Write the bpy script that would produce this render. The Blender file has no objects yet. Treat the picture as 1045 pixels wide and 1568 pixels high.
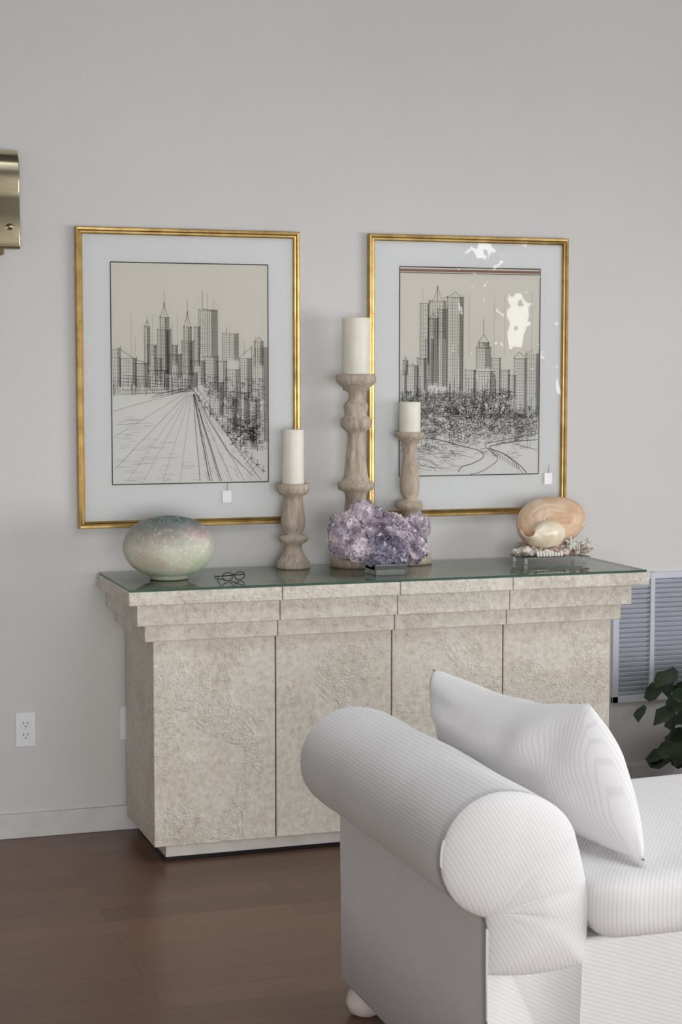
import bpy, bmesh, math, random
from mathutils import Vector, Matrix, noise
random.seed(7)
scene=bpy.context.scene
scene.view_settings.view_transform='Standard'
scene.view_settings.look='None'
scene.view_settings.exposure=0.0
COL=bpy.context.collection

# ------------------------------------------------------------ helpers
def lin(c):
    return tuple((x/255/12.92 if x/255<=0.04045 else ((x/255+0.055)/1.055)**2.4) for x in c)+(1.0,)
def link(ob): COL.objects.link(ob); return ob
def empty(name,loc=(0,0,0)):
    e=bpy.data.objects.new(name,None); e.empty_display_size=0.05; e.location=loc; return link(e)
def mesh(name,verts,faces,mat=None,smooth=False,parent=None):
    me=bpy.data.meshes.new(name); me.from_pydata([tuple(v) for v in verts],[],faces); me.update()
    if smooth:
        for p in me.polygons: p.use_smooth=True
    ob=bpy.data.objects.new(name,me); link(ob)
    if mat: me.materials.append(mat)
    if parent: ob.parent=parent; ob.matrix_parent_inverse=Matrix.Translation(-parent.location)
    return ob
def fixn(ob):
    bm=bmesh.new(); bm.from_mesh(ob.data); bmesh.ops.recalc_face_normals(bm,faces=bm.faces); bm.to_mesh(ob.data); bm.free(); return ob
def box(name,x0,x1,y0,y1,z0,z1,mat=None,bevel=0,parent=None,seg=2):
    v=[(x,y,z) for x in(x0,x1) for y in(y0,y1) for z in(z0,z1)]
    f=[(0,1,3,2),(4,6,7,5),(0,4,5,1),(2,3,7,6),(0,2,6,4),(1,5,7,3)]
    ob=mesh(name,v,f,mat,False,parent); fixn(ob)
    if bevel:
        m=ob.modifiers.new("b","BEVEL"); m.width=bevel; m.segments=seg; m.limit_method='ANGLE'
    return ob
def boxes(name,lst,mat,parent=None,bevel=0):
    V=[];Fc=[]
    for (x0,x1,y0,y1,z0,z1) in lst:
        n=len(V); V+=[(x,y,z) for x in(x0,x1) for y in(y0,y1) for z in(z0,z1)]
        Fc+=[tuple(n+i for i in q) for q in [(0,1,3,2),(4,6,7,5),(0,4,5,1),(2,3,7,6),(0,2,6,4),(1,5,7,3)]]
    ob=fixn(mesh(name,V,Fc,mat,False,parent))
    if bevel:
        m=ob.modifiers.new("b","BEVEL"); m.width=bevel; m.segments=2
    return ob
def lathe(name,prof,cx,cy,mat,seg=48,parent=None,smooth=True,facet=None,wob=0):
    V=[];Fc=[]
    for (r,z) in prof:
        for i in range(seg):
            a=2*math.pi*i/seg
            rr=r*(1+wob*noise.noise(Vector((math.cos(a)*2,math.sin(a)*2,z*30))))
            if facet and facet[0]<z<facet[1]:
                q=(a%(math.pi/4))-math.pi/8; rr*=math.cos(math.pi/8)/math.cos(q)*1.04
            V.append((cx+rr*math.cos(a),cy+rr*math.sin(a),z))
    n=len(prof)
    for j in range(n-1):
        for i in range(seg):
            k=(i+1)%seg
            Fc.append((j*seg+i,j*seg+k,(j+1)*seg+k,(j+1)*seg+i))
    Fc.append(tuple(range(seg-1,-1,-1))); Fc.append(tuple((n-1)*seg+i for i in range(seg)))
    ob=fixn(mesh(name,V,Fc,mat,smooth,parent))
    if smooth:
        for p in ob.data.polygons:
            if len(p.vertices)>4: p.use_smooth=False
    return ob
def tube(name,paths,r,mat,parent=None,cyclic=False):
    cu=bpy.data.curves.new(name,'CURVE'); cu.dimensions='3D'; cu.bevel_depth=r; cu.bevel_resolution=3
    for pts in paths:
        s=cu.splines.new('POLY'); s.points.add(len(pts)-1)
        for i,p in enumerate(pts): s.points[i].co=(p[0],p[1],p[2],1)
        s.use_cyclic_u=cyclic
    ob=bpy.data.objects.new(name,cu); link(ob); cu.materials.append(mat)
    if parent: ob.parent=parent; ob.matrix_parent_inverse=Matrix.Translation(-parent.location)
    return ob

# ------------------------------------------------------------ materials
class M:
    def __init__(s,name):
        s.m=bpy.data.materials.new(name); s.m.use_nodes=True; s.nt=s.m.node_tree
        s.b=s.nt.nodes["Principled BSDF"]; s.out=s.nt.nodes["Material Output"]
    def n(s,t,**k):
        nd=s.nt.nodes.new(t)
        for a,v in k.items(): setattr(nd,a,v)
        return nd
    def l(s,a,b): s.nt.links.new(a,b)
    def coord(s,scale=(1,1,1),rot=(0,0,0)):
        tc=s.n("ShaderNodeTexCoord"); mp=s.n("ShaderNodeMapping"); mp.inputs["Scale"].default_value=scale; mp.inputs["Rotation"].default_value=rot
        s.l(tc.outputs["Object"],mp.inputs[0]); return mp.outputs[0]
    def noise(s,co,scale,detail=4,rough=.5,dist=0):
        nd=s.n("ShaderNodeTexNoise"); nd.inputs["Scale"].default_value=scale; nd.inputs["Detail"].default_value=detail
        nd.inputs["Roughness"].default_value=rough; nd.inputs["Distortion"].default_value=dist
        s.l(co,nd.inputs["Vector"]); return nd.outputs["Fac"]
    def ramp(s,fac,stops,interp='LINEAR'):
        r=s.n("ShaderNodeValToRGB"); cr=r.color_ramp; cr.interpolation=interp
        while len(cr.elements)<len(stops): cr.elements.new(.5)
        for e,(p,c) in zip(cr.elements,stops): e.position=p; e.color=c if len(c)==4 else lin(c)
        s.l(fac,r.inputs[0]); return r.outputs[0]
    def mix(s,fac,a,b,mode='MIX'):
        nd=s.n("ShaderNodeMix"); nd.data_type='RGBA'; nd.blend_type=mode
        for sock,v in ((nd.inputs[0],fac),(nd.inputs[6],a),(nd.inputs[7],b)):
            if hasattr(v,'links'): s.l(v,sock)
            else: sock.default_value=v
        return nd.outputs[2]
    def math(s,op,a,b=0):
        nd=s.n("ShaderNodeMath",operation=op)
        for sock,v in ((nd.inputs[0],a),(nd.inputs[1],b)):
            if hasattr(v,'links'): s.l(v,sock)
            else: sock.default_value=v
        return nd.outputs[0]
    def bump(s,h,strength=.3,dist=.002,prev=None):
        b=s.n("ShaderNodeBump"); b.inputs["Strength"].default_value=strength; b.inputs["Distance"].default_value=dist
        s.l(h,b.inputs["Height"])
        if prev is not None: s.l(prev,b.inputs["Normal"])
        s.l(b.outputs[0],s.b.inputs["Normal"]); return b.outputs[0]
    def base(s,v):
        if hasattr(v,'links'): s.l(v,s.b.inputs["Base Color"])
        else: s.b.inputs["Base Color"].default_value=v
    def set(s,**k):
        for a,v in k.items(): s.b.inputs[a.replace('_',' ')].default_value=v
        return s
def simple(name,rgb,rough=.5,metal=0,var=.06,vscale=12,bump=0,bscale=60,bdist=.001):
    m=M(name); co=m.coord(); f=m.noise(co,vscale)
    c=lin(rgb); d=tuple(x*(1-var*2) for x in c[:3])+(1,); e=tuple(min(1,x*(1+var)) for x in c[:3])+(1,)
    m.base(m.ramp(f,[(.3,d),(.7,e)])); m.set(Roughness=rough,Metallic=metal)
    if bump: m.bump(m.noise(co,bscale),bump,bdist)
    return m.m

def wall_mat():
    m=M("plaster_wall_paint"); co=m.coord()
    m.base(m.ramp(m.noise(co,1.2,3),[(.3,(209,208,206)),(.7,(214,213,211))])); m.set(Roughness=.75)
    h=m.math('ADD',m.noise(co,45,4,.6),m.math('MULTIPLY',m.noise(co,9,3),1.2))
    m.bump(h,.35,.004); return m.m
def floor_mat():
    m=M("dark_wood_floor"); co=m.coord()
    br=m.n("ShaderNodeTexBrick"); br.offset=.37; br.inputs["Scale"].default_value=1
    br.inputs["Brick Width"].default_value=1.5; br.inputs["Row Height"].default_value=.125; br.inputs["Mortar Size"].default_value=.0012
    br.inputs["Color1"].default_value=lin((128,92,69)); br.inputs["Color2"].default_value=lin((106,76,57)); br.inputs["Mortar"].default_value=lin((74,51,38))
    m.l(co,br.inputs["Vector"])
    g=m.noise(m.coord((1.5,28,1)),4,6,.6,.4)
    gr=m.ramp(g,[(.3,(185,185,185)),(.7,(255,255,255))])
    m.base(m.mix(.6,br.outputs["Color"],gr,'MULTIPLY')); m.set(Roughness=.34)
    m.bump(m.math('ADD',g,m.math('MULTIPLY',br.outputs["Fac"],-2)),.15,.0008); return m.m
def stone_mat():
    m=M("textured_stone_veneer"); co=m.coord()
    big=m.noise(co,3.4,5,.65,.7)
    mask=m.ramp(m.noise(co,4.5,4,.6,1.0),[(.49,(0,0,0)),(.55,(255,255,255))])
    fine=m.noise(co,48,6,.7)
    col=m.ramp(big,[(.3,(190,182,165)),(.47,(212,205,191)),(.56,(220,214,201)),(.72,(228,223,212))])
    col=m.mix(.5,col,m.ramp(fine,[(.32,(172,164,148)),(.45,(208,202,190)),(.65,(238,234,226))]))
    pits=m.ramp(m.noise(co,150,3,.6),[(.30,(160,150,134)),(.40,(255,255,255))])
    col=m.mix(.55,col,pits,'MULTIPLY')
    m.base(col); m.set(Roughness=.6)
    v=m.n("ShaderNodeTexVoronoi"); v.feature='DISTANCE_TO_EDGE'; v.inputs["Scale"].default_value=85
    nn=m.n("ShaderNodeTexNoise"); nn.inputs["Scale"].default_value=30; m.l(co,nn.inputs["Vector"])
    vm=m.n("ShaderNodeVectorMath",operation='MULTIPLY_ADD'); m.l(nn.outputs["Color"],vm.inputs[0]); vm.inputs[1].default_value=(.03,.03,.03); m.l(co,vm.inputs[2]); m.l(vm.outputs[0],v.inputs["Vector"])
    h=m.math('MULTIPLY',m.math('ADD',m.math('MULTIPLY',v.outputs["Distance"],1.5),m.noise(co,120,4,.7)),mask)
    m.bump(h,.75,.0035); return m.m
def fabric_mat(name,dirv,pitch=.0085,base=(226,225,225),contrast=.90):
    m=M(name); tc=m.n("ShaderNodeTexCoord"); dp=m.n("ShaderNodeVectorMath",operation='DOT_PRODUCT')
    d=Vector(dirv).normalized()*(2*math.pi/pitch); dp.inputs[1].default_value=d
    m.l(tc.outputs["Object"],dp.inputs[0])
    s=m.math('SINE',dp.outputs["Value"])
    f=m.math('MULTIPLY',m.math('ADD',s,1),.5)
    c=lin(base); c2=tuple(x*contrast for x in c[:3])+(1,)
    m.base(m.ramp(f,[(.05,c2),(.35,c)])); m.set(Roughness=.9); m.b.inputs["Sheen Weight"].default_value=.1
    b=m.bump(f,.2,.0010)
    m.bump(m.noise(m.coord(),7,3),.3,.014,b)
    return m.m
def wood_driftwood():
    m=M("weathered_wood"); co=m.coord()
    g=m.noise(m.coord((6,6,1)),14,6,.65,.6)
    c=m.ramp(g,[(.28,(146,131,114)),(.5,(184,170,152)),(.75,(210,199,184))])
    m.base(c); m.set(Roughness=.75); m.bump(m.math('ADD',g,m.noise(co,120,3)),.5,.002); return m.m
def gold_mat():
    m=M("antique_gold_leaf"); co=m.coord()
    m.base(m.ramp(m.noise(co,18,5),[(.3,(168,138,84)),(.6,(200,170,110))])); m.set(Roughness=.32,Metallic=.95)
    m.bump(m.noise(co,90,3),.1,.001); return m.m
def pane_mat(name,tint,rough=.0,ior=1.5):
    m=M(name); nt=m.nt; nt.nodes.remove(m.b)
    fr=m.n("ShaderNodeFresnel"); fr.inputs[0].default_value=ior
    t=m.n("ShaderNodeBsdfTransparent"); t.inputs[0].default_value=tint
    g=m.n("ShaderNodeBsdfGlossy"); g.inputs["Roughness"].default_value=rough
    nz=m.n("ShaderNodeTexNoise"); nz.inputs["Scale"].default_value=5; bp=m.n("ShaderNodeBump"); bp.inputs["Strength"].default_value=.08; bp.inputs["Distance"].default_value=.002
    m.l(nz.outputs["Fac"],bp.inputs["Height"]); m.l(bp.outputs[0],g.inputs["Normal"])
    mx=m.n("ShaderNodeMixShader"); m.l(fr.outputs[0],mx.inputs[0]); m.l(t.outputs[0],mx.inputs[1]); m.l(g.outputs[0],mx.inputs[2]); m.l(mx.outputs[0],m.out.inputs[0])
    return m.m
WALL=wall_mat(); FLOOR=floor_mat(); STONE=stone_mat()
TRIM=simple("white_trim_paint",(212,211,210),.5)
CEIL=simple("ceiling_paint",(110,108,106),.8)
GOLD=gold_mat(); WOOD=wood_driftwood()
MATB=simple("mat_board",(238,240,240),.8,var=.005)
def paper(name,z0,z1,top,bot):
    m=M(name); tc=m.n("ShaderNodeTexCoord"); sp=m.n("ShaderNodeSeparateXYZ"); m.l(tc.outputs["Object"],sp.inputs[0])
    mr=m.n("ShaderNodeMapRange"); mr.inputs[1].default_value=z0; mr.inputs[2].default_value=z1; m.l(sp.outputs["Z"],mr.inputs[0])
    m.base(m.mix(.06,m.ramp(mr.outputs[0],[(.35,bot),(.62,top)]),m.ramp(m.noise(m.coord(),200,3),[(.3,(200,200,200)),(.7,(255,255,255))]),'MULTIPLY')); m.set(Roughness=.85); return m.m
PAPER1=paper("aged_drawing_paper",1.21,1.98,(233,230,219),(238,238,234))
INK=simple("ink",(62,60,57),.8,var=.02)
INKG=simple("ink_wash",(120,117,111),.8,var=.02)
REDL=simple("mat_bevel_copper",(150,112,92),.6)
PANE=pane_mat("picture_glass",(.98,.98,.98,1),.012,1.40)
GTOP=pane_mat("green_glass_top",(.74,.83,.78,1),ior=1.5)
GEDGE=simple("green_glass_edge",(62,92,78),.15)
WAX=M("candle_wax"); WAX.base(WAX.ramp(WAX.noise(WAX.coord(),20),[(.3,(232,228,214)),(.7,(240,237,226))])); WAX.set(Roughness=.45); WAX.b.inputs["Subsurface Weight"].default_value=.25; WAX.b.inputs["Subsurface Scale"].default_value=.02; WAX=WAX.m
BLACK=simple("black_rims_and_shade",(22,20,20),.35)  # eyeglass rims, and the painted shade below the plinth
DARK=simple("dark_recess",(30,28,26),.8)
PLAST=simple("outlet_plastic",(232,235,240),.35,var=.01)
VENT=simple("vent_enamel",(198,203,212),.5,var=.02)
BRASS=M("brushed_brass"); BRASS.base(BRASS.ramp(BRASS.noise(BRASS.coord((2,60,60)),8,3),[(.3,(190,180,150)),(.7,(208,198,168))])); BRASS.set(Roughness=.18,Metallic=1.0); BRASS=BRASS.m
WIRE=simple("wire",(40,38,36),.5)

# ------------------------------------------------------------ room
WY=6.022; X0,X1=-2.6,7.0; Y0=-2.2; CZ=3.5
box("floor",X0-.2,X1+.2,Y0-.2,WY+.2,-.1,0,FLOOR)
box("patio_ground",X0-3,X1+3,Y0-4,Y0-.2,-.1,0,simple("patio_concrete",(130,126,118),.9))
SX0,SX1,SY0,SY1=1.2,3.8,2.6,4.6    # unseen skylight opening, added for light from above
boxes("ceiling",[(X0-.2,SX0,Y0-.2,WY+.2,CZ,CZ+.1),(SX1,X1+.2,Y0-.2,WY+.2,CZ,CZ+.1),(SX0,SX1,Y0-.2,SY0,CZ,CZ+.1),(SX0,SX1,SY1,WY+.2,CZ,CZ+.1)],CEIL)
box("wall_back",X0-.2,X1+.2,WY,WY+.15,0,CZ,WALL)
box("wall_left",X0-.15,X0,Y0,WY,0,CZ,WALL)
RA,RB,RT=-1.2,3.4,2.3
boxes("wall_right",[(X1,X1+.15,Y0,RA,0,CZ),(X1,X1+.15,RB,WY,0,CZ),(X1,X1+.15,RA,RB,RT,CZ),(X1,X1+.15,RA,RB,0,.1)],WALL)
FA,FB,FT=-1.6,2.2,2.2
boxes("wall_front",[(X0,FA,Y0-.15,Y0,0,CZ),(FB,5.7,Y0-.15,Y0,0,CZ),(6.9,X1,Y0-.15,Y0,0,CZ),(FA,FB,Y0-.15,Y0,0,.1),(FA,FB,Y0-.15,Y0,FT,CZ),(5.7,6.9,Y0-.15,Y0,0,1.1),(5.7,6.9,Y0-.15,Y0,2.95,CZ)],WALL)
def win(name,axis,c,a0,a1,z0,z1,n):
    L=[];t=.05
    def bar(p0,p1,q0,q1):
        L.append((p0,p1,c-.03,c+.03,q0,q1) if axis=='y' else (c-.03,c+.03,p0,p1,q0,q1))
    bar(a0,a1,z0,z0+t);bar(a0,a1,z1-t,z1)
    for i in range(n+1):
        p=a0+(a1-a0)*i/n; p=min(max(p,a0+t/2),a1-t/2); bar(p-t/2,p+t/2,z0,z1)
    boxes(name,L,TRIM)
win("window_1",'x',X1+.08,RA,RB,.1,RT,3)
win("window_2",'y',Y0-.08,FA,FB,.1,FT,3)
win("window_3",'y',Y0-.08,5.7,6.9,1.1,2.95,1)
boxes("added_skylight_frame",[(SX0,SX1,SY0,SY0+.04,CZ+.02,CZ+.08),(SX0,SX1,SY1-.04,SY1,CZ+.02,CZ+.08),(SX0,SX0+.04,SY0,SY1,CZ+.02,CZ+.08),(SX1-.04,SX1,SY0,SY1,CZ+.02,CZ+.08),(2.48,2.52,SY0,SY1,CZ+.02,CZ+.08)],TRIM)  # frame of the added skylight, out of view
box("baseboard_back",X0,X1,WY-.014,WY,0,.086,TRIM,.003)
box("baseboard_left",X0,X0+.014,Y0,WY-.02,0,.086,TRIM,.003)
LEAF=simple("garden_leaf",(44,66,36),.5,var=.2)
def leaf_quads(V,Fc,p,size,nrm,rot):
    nrm=nrm.normalized(); a=nrm.orthogonal().normalized(); a=(Matrix.Rotation(rot,3,nrm)@a); b=nrm.cross(a)
    k=len(V); w=size*.36
    pts=[p-a*size*.5, p-a*size*.25+b*w*.8+nrm*size*.03, p+a*size*.1+b*w+nrm*size*.05, p+a*size*.5-nrm*size*.12,
         p+a*size*.1-b*w+nrm*size*.05, p-a*size*.25-b*w*.8+nrm*size*.03, p-a*size*.05-nrm*size*.04]
    V.extend(pts); Fc.extend([(k,k+1,k+6),(k+1,k+2,k+6),(k+2,k+3,k+6),(k+3,k+4,k+6),(k+4,k+5,k+6),(k+5,k,k+6)])
V=[];Fc=[]
gaps=[(6.55,2.09,.17,.28),(6.2,2.72,.14,.16),(6.97,1.50,.08,.20)]
for i in range(7600):
    x=random.uniform(5.3,7.7); z=random.uniform(.05,3.3)
    dmin=min((((x-g[0])/g[2])**2+((z-g[1])/g[3])**2) for g in gaps)
    if dmin<.75+1.6*max(0,noise.noise(Vector((x*9,z*9,0)))): continue
    leaf_quads(V,Fc,Vector((x,-2.62+random.uniform(-.12,.12),z)),random.uniform(.07,.15),Vector((random.uniform(-.5,.5),1,random.uniform(-.5,.5))),random.uniform(0,6.28))
for i in range(16):
    g=random.choice(gaps); leaf_quads(V,Fc,Vector((g[0]+random.uniform(-1,1)*g[2],-2.7,g[1]+random.uniform(-1,1)*g[3])),random.uniform(.05,.08),Vector((random.uniform(-.5,.5),1,random.uniform(-.5,.5))),random.uniform(0,6.28))
tr=empty("garden_hedge",(6.4,-2.62,0))
mesh("hedge_leaves",V,Fc,LEAF,True,tr)
tube("hedge_stems",[[(x,-2.62,0),(x+.1,-2.64,1.2),(x-.05,-2.6,3.2)] for x in (5.5,6.0,6.4,6.85,7.3)],.015,WIRE,tr)

# ------------------------------------------------------------ wall pictures
def ink_mesh(name,lines,y,mat,parent):
    V=[];Fc=[]
    for (a,b,c,d,w) in lines:
        dx,dz=c-a,d-b; L=math.hypot(dx,dz)
        if L<1e-6: continue
        nx,nz=-dz/L*w/2,dx/L*w/2; k=len(V)
        V+= [(a+nx,y,b+nz),(a-nx,y,b-nz),(c-nx,y,d-nz),(c+nx,y,d+nz)]; Fc.append((k,k+1,k+2,k+3))
    return mesh(name,V,Fc,mat,False,parent)
class Draw:
    def __init__(s,fx,fz,x0,x1,z0,z1): s.fx=fx;s.fz=fz;s.L=[];s.G=[];s.B=(x0,x1,z0,z1)
    def line(s,x1,y1,x2,y2,w=.0011,g=False,seg=1,j=.4):
        pts=[(x1+(x2-x1)*i/seg+(random.uniform(-j,j) if 0<i<seg else 0),y1+(y2-y1)*i/seg+(random.uniform(-j,j) if 0<i<seg else 0)) for i in range(seg+1)]
        for p,q in zip(pts,pts[1:]):
            a,b,c,d=s.fx(p[0]),s.fz(p[1]),s.fx(q[0]),s.fz(q[1])
            x0,xx,z0,zz=s.B
            if min(a,c)<x0 or max(a,c)>xx or min(b,d)<z0 or max(b,d)>zz: continue
            (s.G if g else s.L).append((a,b,c,d,w))
    def poly(s,pts,w=.0011,g=False):
        for p,q in zip(pts,pts[1:]): s.line(*p,*q,w,g)
    def bld(s,x0,x1,yt,yb,nv=5,nh=10,shade=.5,spire=0,w=.0010):
        r=random.uniform
        s.line(x0+r(-.6,.6),yt-2,x0,yb,w*1.2);s.line(x1,yt-r(0,3),x1+r(-.6,.6),yb,w*1.2);s.line(x0-1,yt,x1+1,yt+r(-.5,.5),w*1.3)
        for i in range(nv):
            x=x0+(x1-x0)*(i+.5+r(-.15,.15))/nv; s.line(x,yt+r(0,2),x+r(-.3,.3),yb-r(0,8),w*.75,random.random()<.4)
        for i in range(nh):
            y=yt+(yb-yt)*(i+.5)/nh; a=x0+(r(0,(x1-x0)*.4) if random.random()<.4 else 0); s.line(a,y,x1-r(0,1),y+r(-.4,.4),w*.6,random.random()<.5)
        xs=x1-(x1-x0)*shade*.6; n=int((x1-xs)/1.0)+1
        for i in range(n):
            x=xs+(x1-xs)*i/n; s.line(x,yt,x,yb-r(0,5),w*.9,random.random()<.5)
        if spire: 
            c=(x0+x1)/2; s.line(c,yt-spire,c,yt,w*.8); s.poly([(x0+1,yt),(c-1.5,yt-spire*.35),(c,yt-spire*.6),(c+1.5,yt-spire*.35),(x1-1,yt)],w)
    def scrib(s,x0,x1,y0,y1,n,ln=3,w=.0010,mask=None,pg=.35):
        for i in range(n):
            x=random.uniform(x0,x1);y=random.uniform(y0,y1)
            if mask and not mask(x,y): continue
            a=random.uniform(0,6.28); px,py=x,y
            for k in range(4):
                a+=random.uniform(.4,1.3); qx=px+math.cos(a)*ln*.6; qy=py+math.sin(a)*ln*.45; s.line(px,py,qx,qy,w,random.random()<pg); px,py=qx,qy
def drawing1():
    d=Draw(lambda x:1.168+(x-170)/239.5*.56, lambda y:1.213+(739.5-y)/336*.763,1.170,1.726,1.216,1.973); r=random.uniform
    d.bld(243,257,486,572,4,20,.7,40); d.bld(240,260,505,575,5,12,.6)
    d.bld(279,291,500,572,4,16,.7,42); d.bld(276,294,522,575,5,9,.6)
    d.bld(220,228,500,560,3,10,.8,16); d.bld(224,238,528,575,5,8,.5)
    d.bld(303,331,474,548,8,22,.5); d.line(308,445,308,474); d.line(331,477,309,472)
    d.bld(296,304,500,560,3,10,.6); d.bld(339,363,510,552,6,11,.4); d.line(345,500,345,510)
    for x,h in ((200,470),(206,500),(232,480),(262,480),(270,460),(316,440),(325,455),(350,490),(372,500),(390,505)): d.line(x,h+r(0,20),x+r(-.3,.3),545,.0006,True)
    d.bld(256,276,542,580,6,8,.5);d.bld(262,270,528,560,3,5,.8);d.bld(236,246,548,590,4,8,.4)
    d.bld(171,184,532,592,4,10,.5);d.bld(183,208,548,590,7,9,.4);d.bld(206,226,556,594,6,9,.6);d.bld(226,256,566,596,8,8,.4);d.bld(250,300,570,596,12,6,.5)
    d.bld(290,312,552,590,6,8,.5)
    d.line(170,528,183,534,.0012);d.line(183,534,206,550,.0012);d.line(206,550,226,556,.0012)
    for (a,b,t,o) in [(310,332,545,600),(330,345,552,610),(345,366,565,632),(364,384,548,612),(384,409,530,615),(388,402,522,560),(318,340,585,640),(338,360,610,665),(356,380,600,650),(376,396,612,640),(390,409,610,680),(366,392,636,690),(345,366,640,668),(370,386,655,680)]:
        d.bld(a,b,t,o,int((b-a)/3.2),int((o-t)/4.2),.55)
    d.line(384,530,366,545);d.line(388,522,395,515);d.line(402,522,395,515)
    for i in range(90):
        x=r(306,405); y=r(585,690)
        if y>585+(x-300)*1.1+8: continue
        d.line(x,y,x+r(4,14),y+r(1,6),.0012); d.line(x,y,x+r(-1,1),y+r(4,12),.0010)
    d.scrib(312,408,575,690,260,5,.0012,lambda x,y:y<590+(x-300)*1.0,1.0)
    d.scrib(350,398,640,682,110,4,.0015)
    for i in range(30):
        x=372+r(-14,14);y=664+r(-10,10);d.line(x,y,x+r(3,8),y+r(-2,2),.003)
    for k,(ya,yb) in enumerate([(572,582),(577,586),(583,590),(589,592),(596,596),(603,598)]):
        d.line(170,ya,296,yb,.0010,False,8,.3)
    for i in range(60):
        x=r(171,290); d.line(x,r(574,592),x+r(-.5,.5),r(592,606),.0009,random.random()<.5)
    d.line(170,608,235,603,.003);d.line(235,603,290,592,.002)
    for i in range(34):
        x=172+i*3.6; d.line(x,594,x+1.8,604-i*.15,.0009)
    V0=(292,594)
    for tx,ty,w in [(172,628,.0009),(172,668,.0007),(173,716,.0009),(190,737,.0006),(216,737,.0006),(245,737,.0006),(272,737,.0006),(303,737,.0014),(318,737,.0026),(322,737,.0014),(333,737,.0014),(336,737,.0022),(352,737,.0009),(372,737,.0009),(398,737,.0012)]:
        d.line(V0[0]+(tx-V0[0])*.06,V0[1]+(ty-V0[1])*.06,tx,ty,w,False,10,.35)
    d.poly([(292,594),(302,610),(315,640),(345,690),(385,730)],.0016)
    d.poly([(296,590),(308,604),(326,634),(356,680),(400,722)],.0012)
    for i in range(22):
        t=i/22; x=294+t*92; y=594+t*136; d.line(x,y,x+2+t*10,y-4-t*10,.0010)
    d.poly([(170,612),(230,607),(280,598),(292,594)],.0014)
    for i in range(70):
        t=r(.25,1);x=172+r(0,1)*130*t; y=600+t*135; d.line(x,y,x+r(8,26),y+r(-1,1),.0005,True)
    for i in range(80):
        t=r(.15,1); y=600+t*130; x=300+t*r(5,95); d.line(x,y,x+r(2,6)*(.3+t),y+r(3,9)*(.3+t),.0006,True)
    for i in range(12):
        x=296+i*9; y=612+i*10; d.line(x+4,y,x+10,y+1,.0022); d.line(x+6,y-8,x+6,y+4,.0012)
    return d
def drawing2():
    d=Draw(lambda x:2.223+(x-611.5)/213*.555, lambda y:1.222+(727-y)/316*.758,2.225,2.776,1.225,1.966); r=random.uniform
    d.bld(642,655,466,560,4,14,.2); d.bld(655,680,462,520,7,12,.2); d.bld(682,707,456,600,7,30,.35); d.line(668,438,668,462); d.poly([(655,466),(664,456),(668,440),(673,458),(682,456),(695,448),(707,458)])
    d.bld(655,669,488,590,5,30,.9,14); d.bld(668,683,474,592,5,30,.8); d.bld(650,662,520,590,5,20,.5)
    d.bld(612,622,570,606,4,9,.5,6); d.bld(622,640,560,606,5,10,.6,5); d.bld(638,652,548,600,5,12,.5); d.bld(617,624,552,575,3,6,.8,8)
    d.bld(727,749,532,565,6,8,.6); d.poly([(729,532),(731,522),(738,512),(745,522),(747,532)]); d.line(738,488,738,512,.0014); d.bld(731,746,524,534,5,3,.9)
    d.bld(710,726,566,608,4,8,.3);d.bld(724,756,568,608,7,8,.4);d.bld(750,764,548,606,4,9,.2);d.bld(764,778,566,606,4,8,.3)
    d.bld(777,788,574,612,3,8,.3);d.bld(785,804,548,640,6,20,.25);d.bld(804,824,540,640,6,20,.35);d.poly([(785,548),(793,538),(800,545),(806,540),(815,534),(824,538)])
    for x in (646,700,716,754,770,812): d.line(x,r(440,480),x,545,.0005,True)
    for i in range(30):
        x=r(612,785); d.line(x,r(575,600),x+r(-.5,.5),r(604,616),.0013)
    d.scrib(613,824,600,668,1100,5,.0013,lambda x,y:not(x>780 and y<636) and y<668-abs(x-700)*.05,1.0)
    d.scrib(613,824,598,640,850,4,.0010,lambda x,y:not(x>780 and y<625))
    d.scrib(613,700,610,690,420,4.5,.0008); d.scrib(690,800,625,676,380,4.5,.0008); d.scrib(790,824,636,670,120,4,.0008)
    for i in range(90):
        x=r(614,820); y=r(600,680); d.line(x,y,x+r(-3,3),y+r(6,20),.0009)
    for i in range(50):
        x=r(705,770); y=r(600,645); d.line(x,y,x+r(-2,2),y+r(6,16),.0012)
    for i in range(130):
        x=r(640,800); y=r(655,700); d.line(x,y,x+r(4,14),y+r(-4,2),.0008,random.random()<.4)
    def arc(pts,w): 
        n=len(pts); out=[]
        for i in range(n-1):
            p0=pts[max(i-1,0)];p1=pts[i];p2=pts[i+1];p3=pts[min(i+2,n-1)]
            for k in range(8):
                t=k/8; out.append(tuple(.5*((2*p1[j])+(-p0[j]+p2[j])*t+(2*p0[j]-5*p1[j]+4*p2[j]-p3[j])*t*t+(-p0[j]+3*p1[j]-3*p2[j]+p3[j])*t**3) for j in range(2)))
        out.append(pts[-1]); d.poly(out,w)
    arc([(700,722),(706,714),(722,709),(738,700),(733,690),(705,682),(670,672),(640,668)],.0024)
    arc([(716,726),(735,722),(760,705),(752,692),(742,680),(780,672),(822,664)],.0018)
    arc([(806,726),(796,714),(772,696),(748,684),(790,676),(822,674)],.0026)
    arc([(800,726),(790,712),(768,694),(745,686)],.0012)
    arc([(824,690),(800,684),(778,676)],.0014)
    for i in range(14):
        t=i/14; d.line(752+t*44,688+t*28,752+t*44,694+t*29,.0014)
    for i in range(70):
        x=r(616,700);y=r(688,722); d.line(x,y,x+r(5,18),y+r(-1,2),.0006,True)
    for i in range(60):
        x=r(616,690);y=r(684,716); d.line(x,y,x+r(4,9),y+r(2,6),.0009)
    return d
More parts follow.
